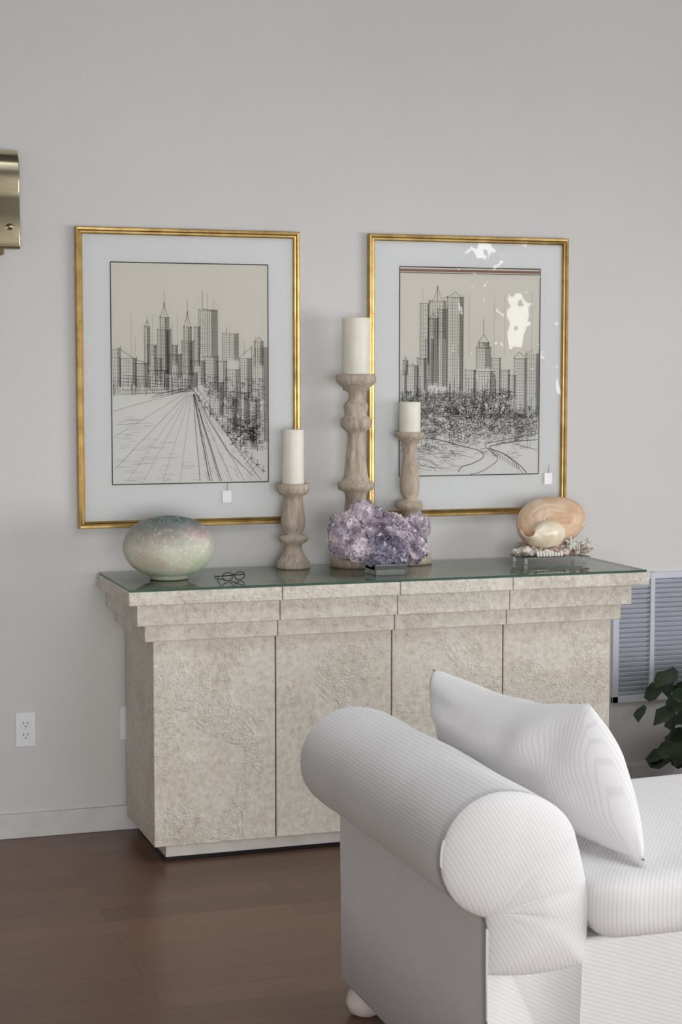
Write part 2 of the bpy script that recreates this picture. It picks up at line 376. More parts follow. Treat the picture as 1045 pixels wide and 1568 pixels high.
def picture(x0,x1,z0,z1,px0,px1,pz0,pz1,drawfn,tilt,red):
    e=empty("framed_city_drawing",((x0+x1)/2,WY,(z0+z1)/2))
    fw=.024; yb=WY-.002; yf=WY-.026
    prof=[(0,yb),(0,yf+.004),(.003,yf),(.010,yf+.001),(.014,yf+.005),(.020,yf+.003),(fw,yf+.008),(fw,yb)]
    V=[];Fc=[]
    for o,y in prof: V+=[(x0+o,y,z0+o),(x1-o,y,z0+o),(x1-o,y,z1-o),(x0+o,y,z1-o)]
    n=len(prof)
    for j in range(n):
        jn=(j+1)%n
        for i in range(4):
            k=(i+1)%4; Fc.append((j*4+i,j*4+k,jn*4+k,jn*4+i))
    f=fixn(mesh("gold_frame",V,Fc,GOLD,False,e)); 
    i=.022
    box("mat_board",x0+i,x1-i,WY-.010,WY-.006,z0+i,z1-i,MATB,0,e)
    mesh("paper",[(px0,WY-.0105,pz0),(px1,WY-.0105,pz0),(px1,WY-.0105,pz1),(px0,WY-.0105,pz1)],[(0,1,2,3)],PAPER1,False,e)
    b=.0035
    ink_mesh("print_border",[(px0,pz0,px1,pz0,b),(px1,pz0,px1,pz1,b),(px1,pz1,px0,pz1,b),(px0,pz1,px0,pz0,b)],WY-.0112,INK,e)
    if red: ink_mesh("copper_bevel",[(px0,pz1-.012,px1,pz1-.012,.009)],WY-.0114,REDL,e); ink_mesh("bevel_line",[(px0,pz1-.021,px1,pz1-.021,.0022)],WY-.0116,INK,e)
    d=drawfn()
    ink_mesh("ink_lines",d.L,WY-.0114,INK,e); ink_mesh("ink_lines_light",d.G,WY-.0112,INKG,e)
    mesh("glass_pane",[(x0+i,WY-.016,z0+i),(x1-i,WY-.016,z0+i),(x1-i,WY-.016,z1-i),(x0+i,WY-.016,z1-i)],[(0,1,2,3)],PANE,False,e)
    return e
e1=picture(1.047,1.843,1.064,2.093,1.168,1.728,1.213,1.976,drawing1,0,False)
e2=picture(2.101,2.889,1.074,2.094,2.223,2.778,1.222,1.980,drawing2,0,True)
TAG=simple("paper_tag",(252,252,253),.7,var=.005)
def tag(x,z,par):
    box("price_tag",x-.016,x+.016,WY-.0185,WY-.0175,z-.042,z,TAG,0,par)
    tube("tag_string",[[(x,WY-.018,z),(x+.003,WY-.019,z+.03)]],.0006,WIRE,par)
tag(1.574,1.185,e1); tag(2.815,1.225,e2)

# ------------------------------------------------------------ outlets
def outlet(cx,cz):
    e=empty("wall_outlet",(cx,WY,cz))
    box("cover_plate",cx-.0345,cx+.0345,WY-.006,WY,cz-.059,cz+.059,PLAST,.002,e)
    for s in (-1,1):
        zc=cz+s*.0195
        box("receptacle",cx-.017,cx+.017,WY-.0075,WY-.004,zc-.014,zc+.014,PLAST,.004,e)
        boxes("slots",[(cx-.008,cx-.0058,WY-.0079,WY-.007,zc-.001,zc+.008),(cx+.0058,cx+.008,WY-.0079,WY-.007,zc-.001,zc+.007),(cx-.002,cx+.002,WY-.0079,WY-.007,zc-.010,zc-.006)],DARK,e)
    box("screw",cx-.002,cx+.002,WY-.007,WY-.005,cz-.002,cz+.002,BRASS,.0005,e)
outlet(.8585,.376); outlet(1.222,.378)

# ------------------------------------------------------------ vent grille
ev=empty("return_air_vent",(3.4,WY,.58))
vx0,vx1,vz0,vz1=3.095,3.66,.335,.835
fr=.026
boxes("vent_frame",[(vx0,vx1,WY-.014,WY,vz0,vz0+fr),(vx0,vx1,WY-.014,WY,vz1-fr,vz1),(vx0,vx0+fr,WY-.014,WY,vz0,vz1),(vx1-fr,vx1,WY-.014,WY,vz0,vz1),(3.253,3.272,WY-.016,WY,vz0,vz1),(3.45,3.469,WY-.016,WY,vz0,vz1)],VENT,ev,.002)
box("vent_back",vx0+.005,vx1-.005,WY-.003,WY-.001,vz0+.01,vz1-.01,simple("vent_shadow",(134,140,150),.8),0,ev)
V=[];Fc=[];N=24
for i in range(N):
    z=vz0+fr+(vz1-vz0-2*fr)*(i+.5)/N; k=len(V)
    V+=[(vx0+.02,WY-.0125,z+.0050),(vx1-.02,WY-.0125,z+.0050),(vx1-.02,WY-.004,z-.0065),(vx0+.02,WY-.004,z-.0065),(vx0+.02,WY-.0112,z+.0062),(vx1-.02,WY-.0112,z+.0062),(vx1-.02,WY-.0028,z-.0053),(vx0+.02,WY-.0028,z-.0053)]
    Fc+=[(k,k+1,k+2,k+3),(k+4,k+7,k+6,k+5),(k+3,k+2,k+6,k+7),(k,k+4,k+5,k+1)]
fixn(mesh("louvers",V,Fc,VENT,False,ev))

# ------------------------------------------------------------ brass wall sconce
es=empty("brass_wall_sconce",(.65,WY,2.17))
pf=[(0,2.338),(.030,2.338),(.055,2.333),(.074,2.322),(.086,2.305),(.093,2.282),(.096,2.255),(.0955,2.228),(.092,2.205),(.090,2.19),(.0915,2.17),(.095,2.13),(.097,2.09),(.097,2.05),(.095,2.02),(.092,2.008),(.086,2.006)]
V=[];Fc=[];xs=[.42,.4215,.424,.848,.8505,.852]; ins=[.004,.001,0,0,.001,.004]
for x,q in zip(xs,ins):
    for (o,z) in pf: V.append((x,WY-.001-max(0,o-q),z-q*(z-2.17)/.17))
n=len(pf)
for j in range(len(xs)-1):
    for i in range(n-1): a=j*n+i; Fc.append((a,a+1,a+n+1,a+n))
o=mesh("brass_shade",V,Fc,BRASS,True,es); m=o.modifiers.new("s","SOLIDIFY"); m.thickness=.003
box("mount_plate",.46,.80,WY-.02,WY,2.03,2.31,BRASS,.004,es)
box("lower_bracket",.74,.80,WY-.075,WY-.01,1.990,2.03,simple("bronze",(96,78,50),.4,.8),.002,es)
lathe("finial_knob",[(.002,2.068),(.009,2.071),(.012,2.079),(.009,2.087),(.002,2.090)],.818,WY-.104,BRASS,20,es)

# ------------------------------------------------------------ sideboard
sb=empty("sideboard",(2.02,5.78,0))
BY=6.0
def tier(name,x0,x1,yf,z0,z1,splits):
    xs=[x0]+splits+[x1]; L=[]
    for a,b in zip(xs,xs[1:]): L.append((a+(0 if a==x0 else .0012),b-(0 if b==x1 else .0012),yf,BY,z0,z1))
    return boxes(name,L,STONE,sb,.003)
S=[1.6145,2.023,2.4315]
tier("top_slab",1.108,2.950,5.455,.862,.906,S)
tier("cornice_upper",1.14,2.895,5.484,.792,.8615,S)
tier("cornice_lower",1.170,2.868,5.512,.737,.7915,S)
xs=[1.203]+S+[2.842]
boxes("carcass",[(1.206,2.839,5.56,BY,.055,.7365)],STONE,sb)
boxes("doors",[(a+(0 if i==0 else .002),b-(0 if i==3 else .002),5.539,5.5595,.057,.736) for i,(a,b) in enumerate(zip(xs,xs[1:]))],STONE,sb,.003)
boxes("door_gap_shade",[(s-.0019,s+.0019,5.548,5.559,.06,.735) for s in S],DARK,sb)  # dark strips stand in for the shade inside the door gaps
box("plinth",1.248,2.80,5.572,BY-.02,.014,.055,simple("plinth_paint",(222,218,212),.6),0,sb)
box("plinth_shade_strip",1.244,2.804,5.568,BY-.015,0,.014,BLACK,0,sb)  # black strip painted in for the shadow under the plinth
gt=.9135
mesh("glass_top",[(1.118,5.466,gt),(2.940,5.466,gt),(2.940,5.995,gt),(1.118,5.995,gt)],[(0,1,2,3)],GTOP,False,sb)
boxes("glass_edges",[(1.118,2.940,5.464,5.466,.9062,gt),(1.116,1.118,5.464,5.995,.9062,gt),(2.940,2.942,5.464,5.995,.9062,gt)],GEDGE,sb)
T=gt+.0005

# ------------------------------------------------------------ candlesticks
def stick(cx,cy,rows,cand,seg=40,zb=T,facet=None):
    d=.9489*cy+.3156*cx; k=d/2700
    e=empty("candlestick",(cx,cy,zb))
    pr=[(w/2*k,1.6-(y-570)*k) for (w,y) in rows]
    pr=[(r,max(z,zb)) for r,z in pr]; pr[-1]=(pr[-1][0],zb)
    pr=[(pr[0][0]*.6,pr[0][1]-.004)]+pr
    pr.reverse()
    fc=None
    if facet: fc=(1.6-(facet[1]-570)*k,1.6-(facet[0]-570)*k)
    lathe("turned_wood",pr,cx,cy,WOOD,seg,e,True,fc,wob=.05)
    w,y0,y1=cand; r=w/2*k; zt=1.6-(y0-570)*k; zb2=1.6-(y1-570)*k-.006
    lathe("candle",[(r*.97,zb2),(r,zb2+.003),(r,zt-.006),(r*.97,zt-.001),(r*.90,zt),(r*.80,zt-.004),(r*.3,zt-.008),(0.0005,zt-.009)],cx,cy,WAX,40,e,wob=.012)
    tube("wick",[[(cx,cy,zt-.01),(cx+.001,cy,zt+.001)]],.001,WIRE,e)
    return e
rows1=[(50,740),(52,744),(50,751),(44,756),(30,759),(30,766),(33,780),(37,795),(37,804),(32,813),(24,818),(44,821),(46,825),(43,829),(28,833),(26,838),(30,846),(42,856),(52,862),(53,868),(53,874)]
stick(1.790,5.915,rows1,(34,657,741))
rows2=[(58,573),(62,577),(61,585),(52,590),(42,593),(40,597),(26,600),(22,604),(24,612),(34,617),(38,622),(34,633),(36,637),(46,640),(48,646),(46,654),(34,659),(28,663),(27,670),(32,700),(38,728),(44,736),(56,739),(58,743),(55,749),(40,752),(34,756),(32,764),(36,780),(50,800),(46,812),(34,818),(40,830),(60,846),(76,852),(80,858),(80,866)]
stick(2.020,5.905,rows2,(43,487,574),64,T,(662,734))
rows3=[(44,661),(46,664),(43,669),(32,673),(25,677),(21,684),(20,694),(24,710),(29,730),(31,744),(28,755),(20,762),(22,765),(38,768),(41,773),(38,779),(24,783),(22,790),(28,806),(40,825),(56,842),(66,850),(70,857),(70,866)]
stick(2.233,5.930,rows3,(33,615,662))

# ------------------------------------------------------------ globe vase
def vase():
    m=M("iridescent_ceramic"); tc=m.n("ShaderNodeTexCoord"); sp=m.n("ShaderNodeSeparateXYZ"); m.l(tc.outputs["Object"],sp.inputs[0])
    mr=m.n("ShaderNodeMapRange"); mr.inputs[1].default_value=.92; mr.inputs[2].default_value=1.115; m.l(sp.outputs["Z"],mr.inputs[0])
    co=m.coord(); nz=m.noise(co,9,4,.6,.8)
    z=m.math('ADD',mr.outputs[0],m.math('MULTIPLY',m.math('SUBTRACT',nz,.5),.38))
    c=m.ramp(z,[(.05,(212,218,196)),(.35,(220,218,194)),(.55,(214,210,194)),(.74,(192,178,173)),(.86,(146,146,144)),(.99,(84,108,106))])
    hue=m.ramp(m.noise(co,5,2,.5,1.2),[(.40,(200,220,206)),(.5,(255,255,255)),(.60,(240,198,206))])
    c=m.mix(.5,c,hue,'MULTIPLY')
    sp2=m.ramp(m.noise(co,95,3,.6),[(.56,(0,0,0)),(.66,(255,255,255))])
    c=m.mix(m.math('MULTIPLY',sp2,.45),c,lin((245,240,235)))
    m.base(c); m.set(Roughness=.5); m.bump(m.noise(co,80,3),.4,.002)
    cx,cy=1.300,5.725
    pr=[(.055,T),(.064,T+.003)]
    zc=T+.108; a=.153; h=.102
    for i in range(1,30):
        t=-math.pi/2+.28+(math.pi-.28-.16)*i/29
        pr.append((a*abs(math.cos(t))**.86,zc+h*math.sin(t)))
    zt=pr[-1][1]; pr+=[(.020,zt+.0005),(.016,zt-.003),(.016,zt-.03)]
    return lathe("globe_vase",pr,cx,cy,m.m,72)
vase()

# ------------------------------------------------------------ eyeglasses
eg=empty("eyeglasses",(1.487,5.64,T))
def ring(cx,cy,cz,a,b,tilt):
    return [(cx+a*math.cos(t)*math.cos(tilt),cy+a*math.cos(t)*math.sin(tilt),cz+b*math.sin(t)) for t in [2*math.pi*i/24 for i in range(24)]]
zz=T+.0155
tube("rims",[ring(1.466,5.590,zz,.020,.0135,.35),ring(1.512,5.607,zz,.020,.0135,.35)],.0018,BLACK,eg,True)
tube("bridge_and_temples",[[(1.484,5.597,zz+.005),(1.489,5.599,zz+.008),(1.494,5.600,zz+.005)],
  [(1.446,5.583,zz+.004),(1.452,5.65,zz-.004),(1.46,5.70,T+.004),(1.47,5.72,T+.002)],[(1.531,5.614,zz+.004),(1.50,5.67,zz-.006),(1.47,5.71,T+.004),(1.455,5.725,T+.003)]],.0018,BLACK,eg)

# ------------------------------------------------------------ amethyst geode
def amethyst():
    e=empty("amethyst_geode",(2.03,5.66,T))
    m=M("amethyst_crystal"); co=m.coord()
    n1=m.noise(co,12,4,.6,.5); n2=m.noise(co,140,2)
    c=m.ramp(m.math('ADD',m.math('MULTIPLY',n1,.75),m.math('MULTIPLY',n2,.25)),[(.38,(124,114,132)),(.47,(156,145,157)),(.55,(188,172,181)),(.66,(220,212,217))])
    m.base(c); m.set(Roughness=.3); m.b.inputs["Coat Weight"].default_value=.2
    md=M("amethyst_deep"); co=md.coord(); md.base(md.ramp(md.noise(co,60,3),[(.35,(92,88,106)),(.65,(144,139,156))])); md.set(Roughness=.2)
    k=6.02/2700
    def W(px,py,y):
        rt=math.tan(math.radians(18.4)+math.atan((px-522.7)/2700)); return Vector((rt*y,y,1.6-(py-570)*k))
    blobs=[(532,815,5.67,29,32,24,0),(553,793,5.70,24,28,26,0),(585,812,5.69,36,28,30,0),(618,828,5.68,28,30,24,0),(641,812,5.70,18,26,18,0),(634,842,5.66,24,26,20,0),(548,838,5.65,36,22,22,0),(580,846,5.64,34,22,18,1),(606,846,5.645,24,24,16,1),(518,800,5.69,13,14,14,0),(570,788,5.70,18,14,18,0),(602,804,5.70,26,22,22,0),(524,836,5.67,22,20,20,0)]
    V=[];Fc=[];V2=[];F2=[]
    for bi,(px,py,y,rx,rz,ry,deep) in enumerate(blobs):
        c=W(px,py,y); R=Vector((rx*k,ry*k,rz*k))
        VV,FF=(V2,F2) if deep else (V,Fc)
        bm=bmesh.new(); bmesh.ops.create_icosphere(bm,subdivisions=3,radius=1)
        kk=len(VV)
        def S(d): 
            return 1+.20*noise.noise(d*1.9+Vector((bi*2.1,0,0)))+.22*noise.cell(d*2.4+Vector((bi,0,0)))-.05
        for v in bm.verts:
            p=Vector((v.co.x*R.x,v.co.y*R.y,v.co.z*R.z))*.93*S(v.co)+c; p.z=max(p.z,.934); VV.append(p)
        for f in bm.faces: FF.append(tuple(kk+v.index for v in f.verts))
        bm.free()
        for i in range(420):
            d=Vector((random.gauss(0,1),random.gauss(0,1),random.gauss(0,1))).normalized()
            if d.y>.5: continue
            p=Vector((d.x*R.x,d.y*R.y,d.z*R.z))*.93*S(d)+c
            if p.z<.94: continue
            nr=Vector((d.x/R.x,d.y/R.y,d.z/R.z)).normalized(); nr=(nr+Vector((random.gauss(0,.35),random.gauss(0,.35),random.gauss(0,.35)))).normalized()
            r=random.uniform(.0018,.0055); L=random.uniform(.0001,.0012)
            a=nr.orthogonal().normalized(); b=nr.cross(a); k0=len(VV)
            off=random.uniform(0,1)
            for h,rr in ((-.004,r),(L*.55,r)):
                for q in range(6):
                    t=q*math.pi/3+off; VV.append(p+nr*h+(a*math.cos(t)+b*math.sin(t))*rr)
            VV.append(p+nr*(L*.55+r*.55))
            for q in range(6):
                w=(q+1)%6; FF.append((k0+q,k0+w,k0+6+w,k0+6+q)); FF.append((k0+6+q,k0+6+w,k0+12))
    fixn(mesh("crystal_cluster",V,Fc,m.m,False,e)); fixn(mesh("deep_crystals",V2,F2,md.m,False,e))
    g=M("clear_acrylic"); g.base((.9,.95,.95,1)); g.set(Roughness=.05,IOR=1.45); g.b.inputs["Transmission Weight"].default_value=.9
    boxes("acrylic_stand",[(1.985,2.10,5.60,5.606,T,.95),(1.985,2.10,5.70,5.706,T,.95),(1.985,1.991,5.606,5.70,T,.95),(2.094,2.10,5.606,5.70,T,.95),(1.985,2.10,5.606,5.70,.93,.945)],g.m,e,.001)
    return g.m
ACR=amethyst()

# ------------------------------------------------------------ conch shell on stand
def shell():
    e=empty("conch_shell",(2.74,5.82,T))
    m=M("conch_cream"); co=m.coord()
    m.base(m.ramp(m.noise(co,12,3,.5,1.2),[(.3,(226,202,168)),(.5,(238,222,194)),(.7,(244,234,214))])); m.set(Roughness=.22); m.b.inputs["Subsurface Weight"].default_value=.1; m.b.inputs["Subsurface Scale"].default_value=.01
    m.bump(m.noise(m.coord((6,1,1)),30,3),.2,.001)
    mi=M("conch_tan"); mco=mi.coord(); mi.base(mi.ramp(mi.noise(mco,9,4,.6,1.0),[(.3,(204,164,130)),(.5,(224,192,162)),(.7,(236,214,190))])); mi.set(Roughness=.35)
    mi.bump(mi.noise(mi.coord((1,1,5)),26,3),.3,.002)
    V=[];Fc=[]; NU=64; NV=90
    ax=Vector((-.86,-.46,.08)).normalized()
    up_=(Vector((0,0,1))-ax*ax.z).normalized(); sd=ax.cross(up_)
    if sd.x<0: sd=-sd
    c0=Vector((2.704,5.775,1.024))
    for i in range(NV+1):
        s=i/NV
        env=max(.02,math.sin(math.pi*min(1,(.10+.90*s)**.8)))**.75 if s<.98 else .06
        for j in range(NU+1):
            u=j/NU
            th=math.radians(-150)+u*math.radians(500)
            R=.037+.012*u
            fl=max(0,(u-.72)/.28)
            R=R+fl**1.6*.06*(math.sin(math.pi*(.08+.84*(1-s)))**.7)
            rr=R*(env*(1-fl)+fl*(.55+.45*env))
            th2=th+fl*.25
            stretch=.064+.016*u+.020*fl
            knob=1+.10*max(0,math.sin(th*4))*math.exp(-((s-.80)/.07)**2)
            p=c0+ax*((s-.5)*2*stretch)+(sd*math.cos(-th2+math.pi)+up_*math.sin(-th2+math.pi))*rr*knob
            p.z=max(p.z,.952)
            V.append(p)
    for i in range(NV):
        for j in range(NU):
            a=i*(NU+1)+j; Fc.append((a,a+1,a+NU+2,a+NU+1))
    o=mesh("columella_whorl",V,Fc,m.m,True,e); s_=o.modifiers.new("s","SOLIDIFY"); s_.thickness=.003
    V=[];Fc=[]; nr=26; na=84
    c=Vector((2.764,5.875,1.050)); n=Vector((-.36,-.88,.30)).normalized(); a=(Vector((1,0,0))-n*n.x).normalized(); bb=a.cross(n)
    if bb.z<0: bb=-bb
    for i in range(nr+1):
        t=i/nr
        for j in range(na):
            p=2*math.pi*j/na; ca,sa=math.cos(p),math.sin(p)
            rad=1+.05*math.sin(2*p+.6)+.03*math.sin(3*p+1)
            sp=t*5.0+p/(2*math.pi)
            step=.003*(sp-math.floor(sp))**3
            rim=.010*math.exp(-((t-.96)/.05)**2)*(1 if ca>-.4 else .3)
            rr=math.sin(t*math.pi/2)**.9
            V.append(c+a*ca*.120*rr*rad+bb*sa*.094*rr*rad+a*(-.018*(1-t))+n*(.070*math.cos(t*math.pi/2)**.8+rim-step))
    for i in range(nr):
        for j in range(na):
            q=(j+1)%na; Fc.append((i*na+j,i*na+q,(i+1)*na+q,(i+1)*na+j))
    o=mesh("outer_whorl",V,Fc,mi.m,True,e); s=o.modifiers.new("s","SOLIDIFY"); s.thickness=.005
    cr=M("coral_crust"); co=cr.coord(); cr.base(cr.ramp(cr.noise(co,38,4,.6),[(.32,(128,92,84)),(.45,(184,158,148)),(.55,(220,212,202)),(.7,(236,232,224))])); cr.set(Roughness=.8); cr.bump(cr.noise(co,160,3),.6,.003)
    V=[];Fc=[]
    for i in range(70):
        x=random.uniform(2.585,2.88); y=5.80+random.uniform(-.05,.06)-.02*(x-2.7); z=random.uniform(.948,.972)
        r=random.uniform(.011,.020); bm=bmesh.new(); bmesh.ops.create_icosphere(bm,subdivisions=3,radius=1); k=len(V)
        for v in bm.verts:
            s=1+.45*noise.noise(v.co*2.5+Vector((i*3.1,0,0))); V.append((x+v.co.x*r*s*1.2,y+v.co.y*r*s,max(.938,z+v.co.z*r*s*.8)))
        for f in bm.faces: Fc.append(tuple(k+v.index for v in f.verts))
        bm.free()
    mesh("coral_crust",V,Fc,cr.m,True,e)
    wh=simple("white_coral",(230,227,220),.6,bump=.5,bscale=150)
    V=[];Fc=[]
    def cone(p,q,r0,r1):
        k=len(V); d=(q-p).normalized(); a=d.orthogonal().normalized(); b=d.cross(a)
        for c,r in ((p,r0),(q,r1)):
            for i in range(8): t=i*math.pi/4; V.append(c+(a*math.cos(t)+b*math.sin(t))*r)
        V.append(q+d*r1*.7)
        for i in range(8): j=(i+1)%8; Fc.append((k+i,k+j,k+8+j,k+8+i)); Fc.append((k+8+i,k+8+j,k+16))
    for i in range(9):
        x=2.655+i*.0115; cone(Vector((x,5.748,.958)),Vector((x-.002,5.735,.943)),.0055,.0045)
    for i in range(110):
        p=Vector((2.83+random.uniform(-.045,.045),5.765+random.uniform(-.02,.02),.972+random.uniform(-.012,.020)))
        d=Vector((random.gauss(0,1),random.gauss(0,1)-.5,abs(random.gauss(0,1))+.3)).normalized(); cone(p,p+d*random.uniform(.008,.018),.004,.0025)
    for i in range(24):
        p=Vector((2.605+random.uniform(-.02,.025),5.775+random.uniform(-.02,.02),.955)); d=Vector((random.gauss(0,1)-.6,random.gauss(0,1)-.5,abs(random.gauss(0,1)))).normalized(); cone(p,p+d*random.uniform(.01,.022),.005,.0035)
    mesh("coral_branches",V,Fc,wh,True,e)
    boxes("acrylic_stand",[(2.60,2.86,5.74,5.87,.934,.938),(2.61,2.618,5.75,5.758,T,.934),(2.84,2.848,5.75,5.758,T,.934),(2.61,2.618,5.85,5.858,T,.934),(2.84,2.848,5.85,5.858,T,.934)],ACR,e,.001)
shell()

# ------------------------------------------------------------ sofa
so=empty("sofa",(2.2,3.65,0))
FARM=fabric_mat("ribbed_white_fabric_arm",(.55,.0,1.0),.0085)
FCAP=fabric_mat("ribbed_white_fabric_cap",(1,.0,.55),.0085)
FSEAT=fabric_mat("ribbed_white_fabric_seat",(1,-.7,.0),.0085)
FPAN=fabric_mat("ribbed_white_fabric_panel",(.35,.35,1),.0085)
FPIL=fabric_mat("ribbed_white_fabric_pillow",(.3,.8,-.6),.0075)
WELT=simple("white_welt_cord",(226,226,226),.85)
cx,cz,R=1.400,.638,.130
def armprof():
    P=[(1.372,.075),(1.370,.3),(1.368,.42),(1.368,.49)]
    n=44
    for i in range(n+1):
        a=math.radians(254)-math.radians(254-8)*i/n
        rx=R*1.02 if math.cos(a)<0 else .165
        P.append((cx+rx*math.cos(a),cz+R*math.sin(a)))
    P+= [(1.570,.630),(1.577,.600),(1.582,.575),(1.586,.550),(1.588,.53),(1.590,.49),(1.587,.42),(1.580,.395),(1.575,.25),(1.575,.075)]
    return P
AP=armprof()
def seg_dist(p,a,b):
    ax,ay=a;bx,by=b;dx,dy=bx-ax,by-ay;L=dx*dx+dy*dy
    t=max(0,min(1,((p[0]-ax)*dx+(p[1]-ay)*dy)/L)) if L>0 else 0
    return math.hypot(p[0]-ax-t*dx,p[1]-ay-t*dy)
def arm():
    N=len(AP); V=[];Fc=[]
    y0,y1=3.185,4.12
    def disp(p,y):
        x,z=p
        if z<=.5: return p
        w=min(1,(z-.5)/.05)
        nn=noise.noise(Vector((x*3,y*5,z*3)))*.006*w
        return (x+(x-cx)/R*nn,z+(z-cz)/R*nn)
    ys=[y0+(y1-y0)*i/30 for i in range(31)]
    for y in ys:
        for p in AP:
            q=disp(p,y); V.append((q[0],y,q[1]))
    for j in range(len(ys)-1):
        for i in range(N):
            k=(i+1)%N; Fc.append((j*N+i,j*N+k,(j+1)*N+k,(j+1)*N+i))
    Fc.append(tuple(range(N)))
    mesh("arm_body",V,Fc,FARM,True,so)
    for (yb,sgn,name,depth,wd,mt) in ((y1,1,"arm_back_cap",.035,.09,FARM),(y0,-1,"arm_front_cap",.050,.14,FCAP)):
        prof=[(1.368,.395)]+[p for p in AP if p[1]>.41]+[(1.580,.395)]
        prof=[disp(p,yb) for p in prof]
        nb=14; a,b=prof[-1],prof[0]
        prof=prof+[(a[0]+(b[0]-a[0])*i/nb,a[1]+(b[1]-a[1])*i/nb-(.010*math.sin(math.pi*i/nb) if sgn<0 else 0)) for i in range(1,nb)]
        segs=list(zip(prof,prof[1:]+prof[:1]))
        pp=[]
        for p,q in segs: pp+= [(p[0]+(q[0]-p[0])*t/3,p[1]+(q[1]-p[1])*t/3) for t in range(3)]
        prof=pp
        cen=(1.385,.525) if sgn<0 else (1.45,.585)
        N2=len(prof); V=[];Fc=[]; nr=32
        for r in range(nr+1):
            s=1-(r/nr)**1.3
            for (x,z) in prof:
                X=cen[0]+(x-cen[0])*s; Z=cen[1]+(z-cen[1])*s
                dd=min(seg_dist((X,Z),a,b) for a,b in segs) if r>0 else 0
                q=min(1,dd/wd); bulge=depth*(1-(1-q)**2.2)**.66 if q>0 else 0
                pl=0
                if sgn<0:
                    ang=math.atan2(z-cen[1],x-cen[0]); rho=math.hypot(X-cen[0],Z-cen[1])
                    w=math.exp(-((ang-.35)/.75)**4)
                    cre=abs(math.sin(ang*5.5+2.2*rho/.2+.5*math.sin(ang*3)))
                    pl=.009*(1-cre)**2.0*w*min(1,rho/.05)*max(0,1-rho/.27)*min(1,dd/.012)
                V.append((X,yb+sgn*(bulge-pl),Z))
        for r in range(nr):
            for i in range(N2):
                k=(i+1)%N2; Fc.append((r*N2+i,r*N2+k,(r+1)*N2+k,(r+1)*N2+i))
        fixn(mesh(name,V,Fc,mt,True,so))
    tube("arm_welt",[[(x-.001 if x<1.45 else x+.001,y0-.002,z) for x,z in AP if .1<z<.5 and x<1.45]],.003,WELT,so)
    tube("arm_roll_welt",[[(cx+(R*1.02+.0005)*math.cos(a),y0-.002,cz+(R+.0005)*math.sin(a)) for a in [math.radians(162+i*3) for i in range(9)]]],.0025,WELT,so)
arm()
def rbox(name,x0,x1,y0,y1,z0,z1,mat,parent,crown=0,wr=.004,seed=0):
    bm=bmesh.new(); bmesh.ops.create_cube(bm,size=2); bmesh.ops.subdivide_edges(bm,edges=bm.edges,cuts=19,use_grid_fill=True)
    c=Vector(((x0+x1)/2,(y0+y1)/2,(z0+z1)/2)); h=Vector(((x1-x0)/2,(y1-y0)/2,(z1-z0)/2)); r=min(h)*.85
    for v in bm.verts:
        q=Vector([math.copysign(1-(1-abs(t))**1.7,t) for t in v.co])
        p=Vector((q.x*h.x,q.y*h.y,q.z*h.z))
        inn=Vector([max(-hh+r,min(hh-r,t)) for t,hh in zip(p,h)])
        d=p-inn
        if d.length>1e-7: p=inn+d.normalized()*r
        if crown: p.z+=crown*(1-(p.x/h.x)**2)*(1-(p.y/h.y)**2)*(1 if p.z>0 else 0)
        p+=Vector((0,0,1))*noise.noise(Vector((p.x*4,p.y*4,seed)))*wr
        v.co=p+c
    me=bpy.data.meshes.new(name); bm.to_mesh(me); bm.free()
    for p in me.polygons: p.use_smooth=True
    o=bpy.data.objects.new(name,me); link(o); me.materials.append(mat); o.parent=parent; o.matrix_parent_inverse=Matrix.Translation(-parent.location)
    return o
box("seat_base",1.45,3.05,3.188,4.115,.075,.445,FPAN,.012,so,4)
rbox("seat_cushion",1.588,3.06,3.125,3.965,.446,.580,FSEAT,so,crown=.012)
FOOT=simple("pale_wood_foot",(216,204,200),.5)
for (x,y) in ((1.415,4.06),(1.42,3.25),(3.0,4.06),(3.0,3.25)):
    lathe("bun_foot",[(.026,.0),(.042,.010),(.050,.032),(.044,.056),(.034,.068),(.034,.078)],x,y,FOOT,28,so)

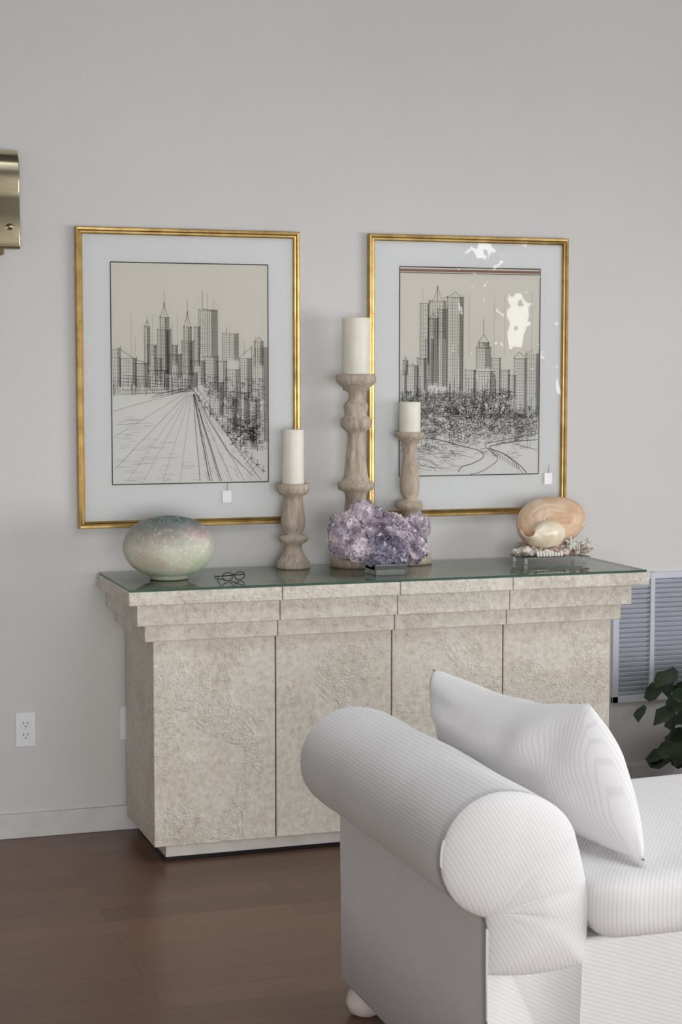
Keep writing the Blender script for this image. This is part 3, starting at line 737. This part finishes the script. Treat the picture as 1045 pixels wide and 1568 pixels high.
# ------------------------------------------------------------ throw pillow
def pillow():
    A=Vector((1.580,4.03,.868)); B=Vector((1.722,3.455,.876)); C=Vector((1.722,3.190,.594)); D=Vector((1.675,3.93,.600))
    N=56; V=[];Fc=[]
    nrm=((B-A).cross(D-A)).normalized()
    if nrm.x>0: nrm=-nrm
    for side in (1,-1):
        for i in range(N+1):
            for j in range(N+1):
                u=i/N;v=j/N
                pu=.5+(u-.5)*(1-.03*math.sin(math.pi*v)); pv=.5+(v-.5)*(1-.28*math.sin(math.pi*u**.8)*(1 if v<.5 else .1))
                P=(A*(1-pu)+B*pu)*(1-pv)+(D*(1-pu)+C*pu)*pv
                P+= (B-A).normalized()*(.022*math.sin(math.pi*v)*u**4-.03*math.sin(math.pi*v)*(1-u)**4)
                bl=min(1,max(0,(u-.3)/.4)); ex=.24*(1-bl)+.40*bl
                t=(max(0,math.sin(math.pi*u))**ex)*(max(0,math.sin(math.pi*v))**.46)
                th=.108*t
                wr=.010*noise.noise(Vector((u*5,v*5,side)))*t+.020*t*math.sin(u*18+v*9)*math.exp(-((u-.78)**2+(v-.12)**2)*14)+.006*t*math.sin(v*26+u*5)*math.exp(-((u-.12)**2)*40)
                Q=P+nrm*side*(th+wr)
                Q.z=max(Q.z,.588)
                V.append(Q)
    K=(N+1)**2
    for s in range(2):
        for i in range(N):
            for j in range(N):
                a=s*K+i*(N+1)+j; f=(a,a+1,a+N+2,a+N+1); Fc.append(f if s==0 else f[::-1])
    o=mesh("throw_pillow",V,Fc,FPIL,True)
    bm=bmesh.new(); bm.from_mesh(o.data); bmesh.ops.remove_doubles(bm,verts=bm.verts,dist=1e-5); bmesh.ops.recalc_face_normals(bm,faces=bm.faces); bm.to_mesh(o.data); bm.free()
    return o
pillow()

# ------------------------------------------------------------ potted plant
pp=empty("potted_plant",(3.45,5.66,0))
PL=M("plant_leaf"); PL.base(PL.ramp(PL.noise(PL.coord(),20,3),[(.3,(20,34,20)),(.7,(44,66,38))])); PL.set(Roughness=.35); PL=PL.m
lathe("plant_pot",[(.09,0),(.11,.01),(.135,.20),(.14,.22),(.125,.22),(.12,.19)],3.45,5.66,simple("dark_basket",(58,46,38),.8,bump=.6,bscale=90),32,pp)
V=[];Fc=[];stems=[]
for i in range(260):
    a=random.uniform(0,6.28); rr=abs(random.gauss(.15,.08)); h=random.uniform(.14,.51)
    p=Vector((3.43+math.cos(a)*rr*1.2,5.66+math.sin(a)*rr,h))
    if p.y>5.93: p.y=5.93
    if p.x<3.13: p.x=3.13+random.uniform(0,.05)
    leaf_quads(V,Fc,p,random.uniform(.07,.12),Vector((math.cos(a)*.6-.2,math.sin(a)*.6-.5,random.uniform(.1,1))),random.uniform(0,6.28))
    if i%3==0: stems.append([(3.45+math.cos(a)*.04,5.66+math.sin(a)*.04,.19),((3.45+p.x)/2,(5.66+p.y)/2,max(h,.25)+.03),tuple(p)])
mesh("plant_leaves",V,Fc,PL,True,pp); tube("plant_stems",stems,.0025,LEAF,pp)

# ------------------------------------------------------------ lights
def area(name,loc,rot,sx,sy,power,color,spread=180):
    l=bpy.data.lights.new(name,'AREA'); l.shape='RECTANGLE'; l.size=sx; l.size_y=sy; l.energy=power; l.color=color; l.spread=math.radians(spread)
    o=bpy.data.objects.new(name,l); link(o); o.location=loc; o.rotation_euler=rot; return o
area("daylight_window_right",(X1+.3,1.1,1.2),(0,math.radians(90),0),2.2,4.6,252,(.99,.99,1))
area("daylight_window_front",(.3,Y0-.3,1.15),(math.radians(88),0,0),3.8,2.1,84,(1,.99,.98),110)
area("overhead_fill",((SX0+SX1)/2,(SY0+SY1)/2,CZ+.15),(0,0,0),SX1-SX0,SY1-SY0,30,(.995,.995,1),130)  # added fill from overhead, brightens seat, arm top and lower wall
area("daylight_garden",(6.4,-3.3,2.1),(math.radians(90),0,0),2.6,2.4,290,(1,1,.97))
w=bpy.data.worlds.new("world"); scene.world=w; w.use_nodes=True
w.node_tree.nodes["Background"].inputs[0].default_value=(.85,.9,1,1); w.node_tree.nodes["Background"].inputs[1].default_value=.8

# ------------------------------------------------------------ camera
cd=bpy.data.cameras.new("camera"); co=bpy.data.objects.new("camera",cd); link(co)
co.location=(0,0,1.6); co.rotation_euler=(math.radians(90-4.53),0,math.radians(-18.4)); cd.sensor_fit='VERTICAL'; cd.sensor_height=36; cd.lens=62.0
cd.clip_start=.05
scene.camera=co
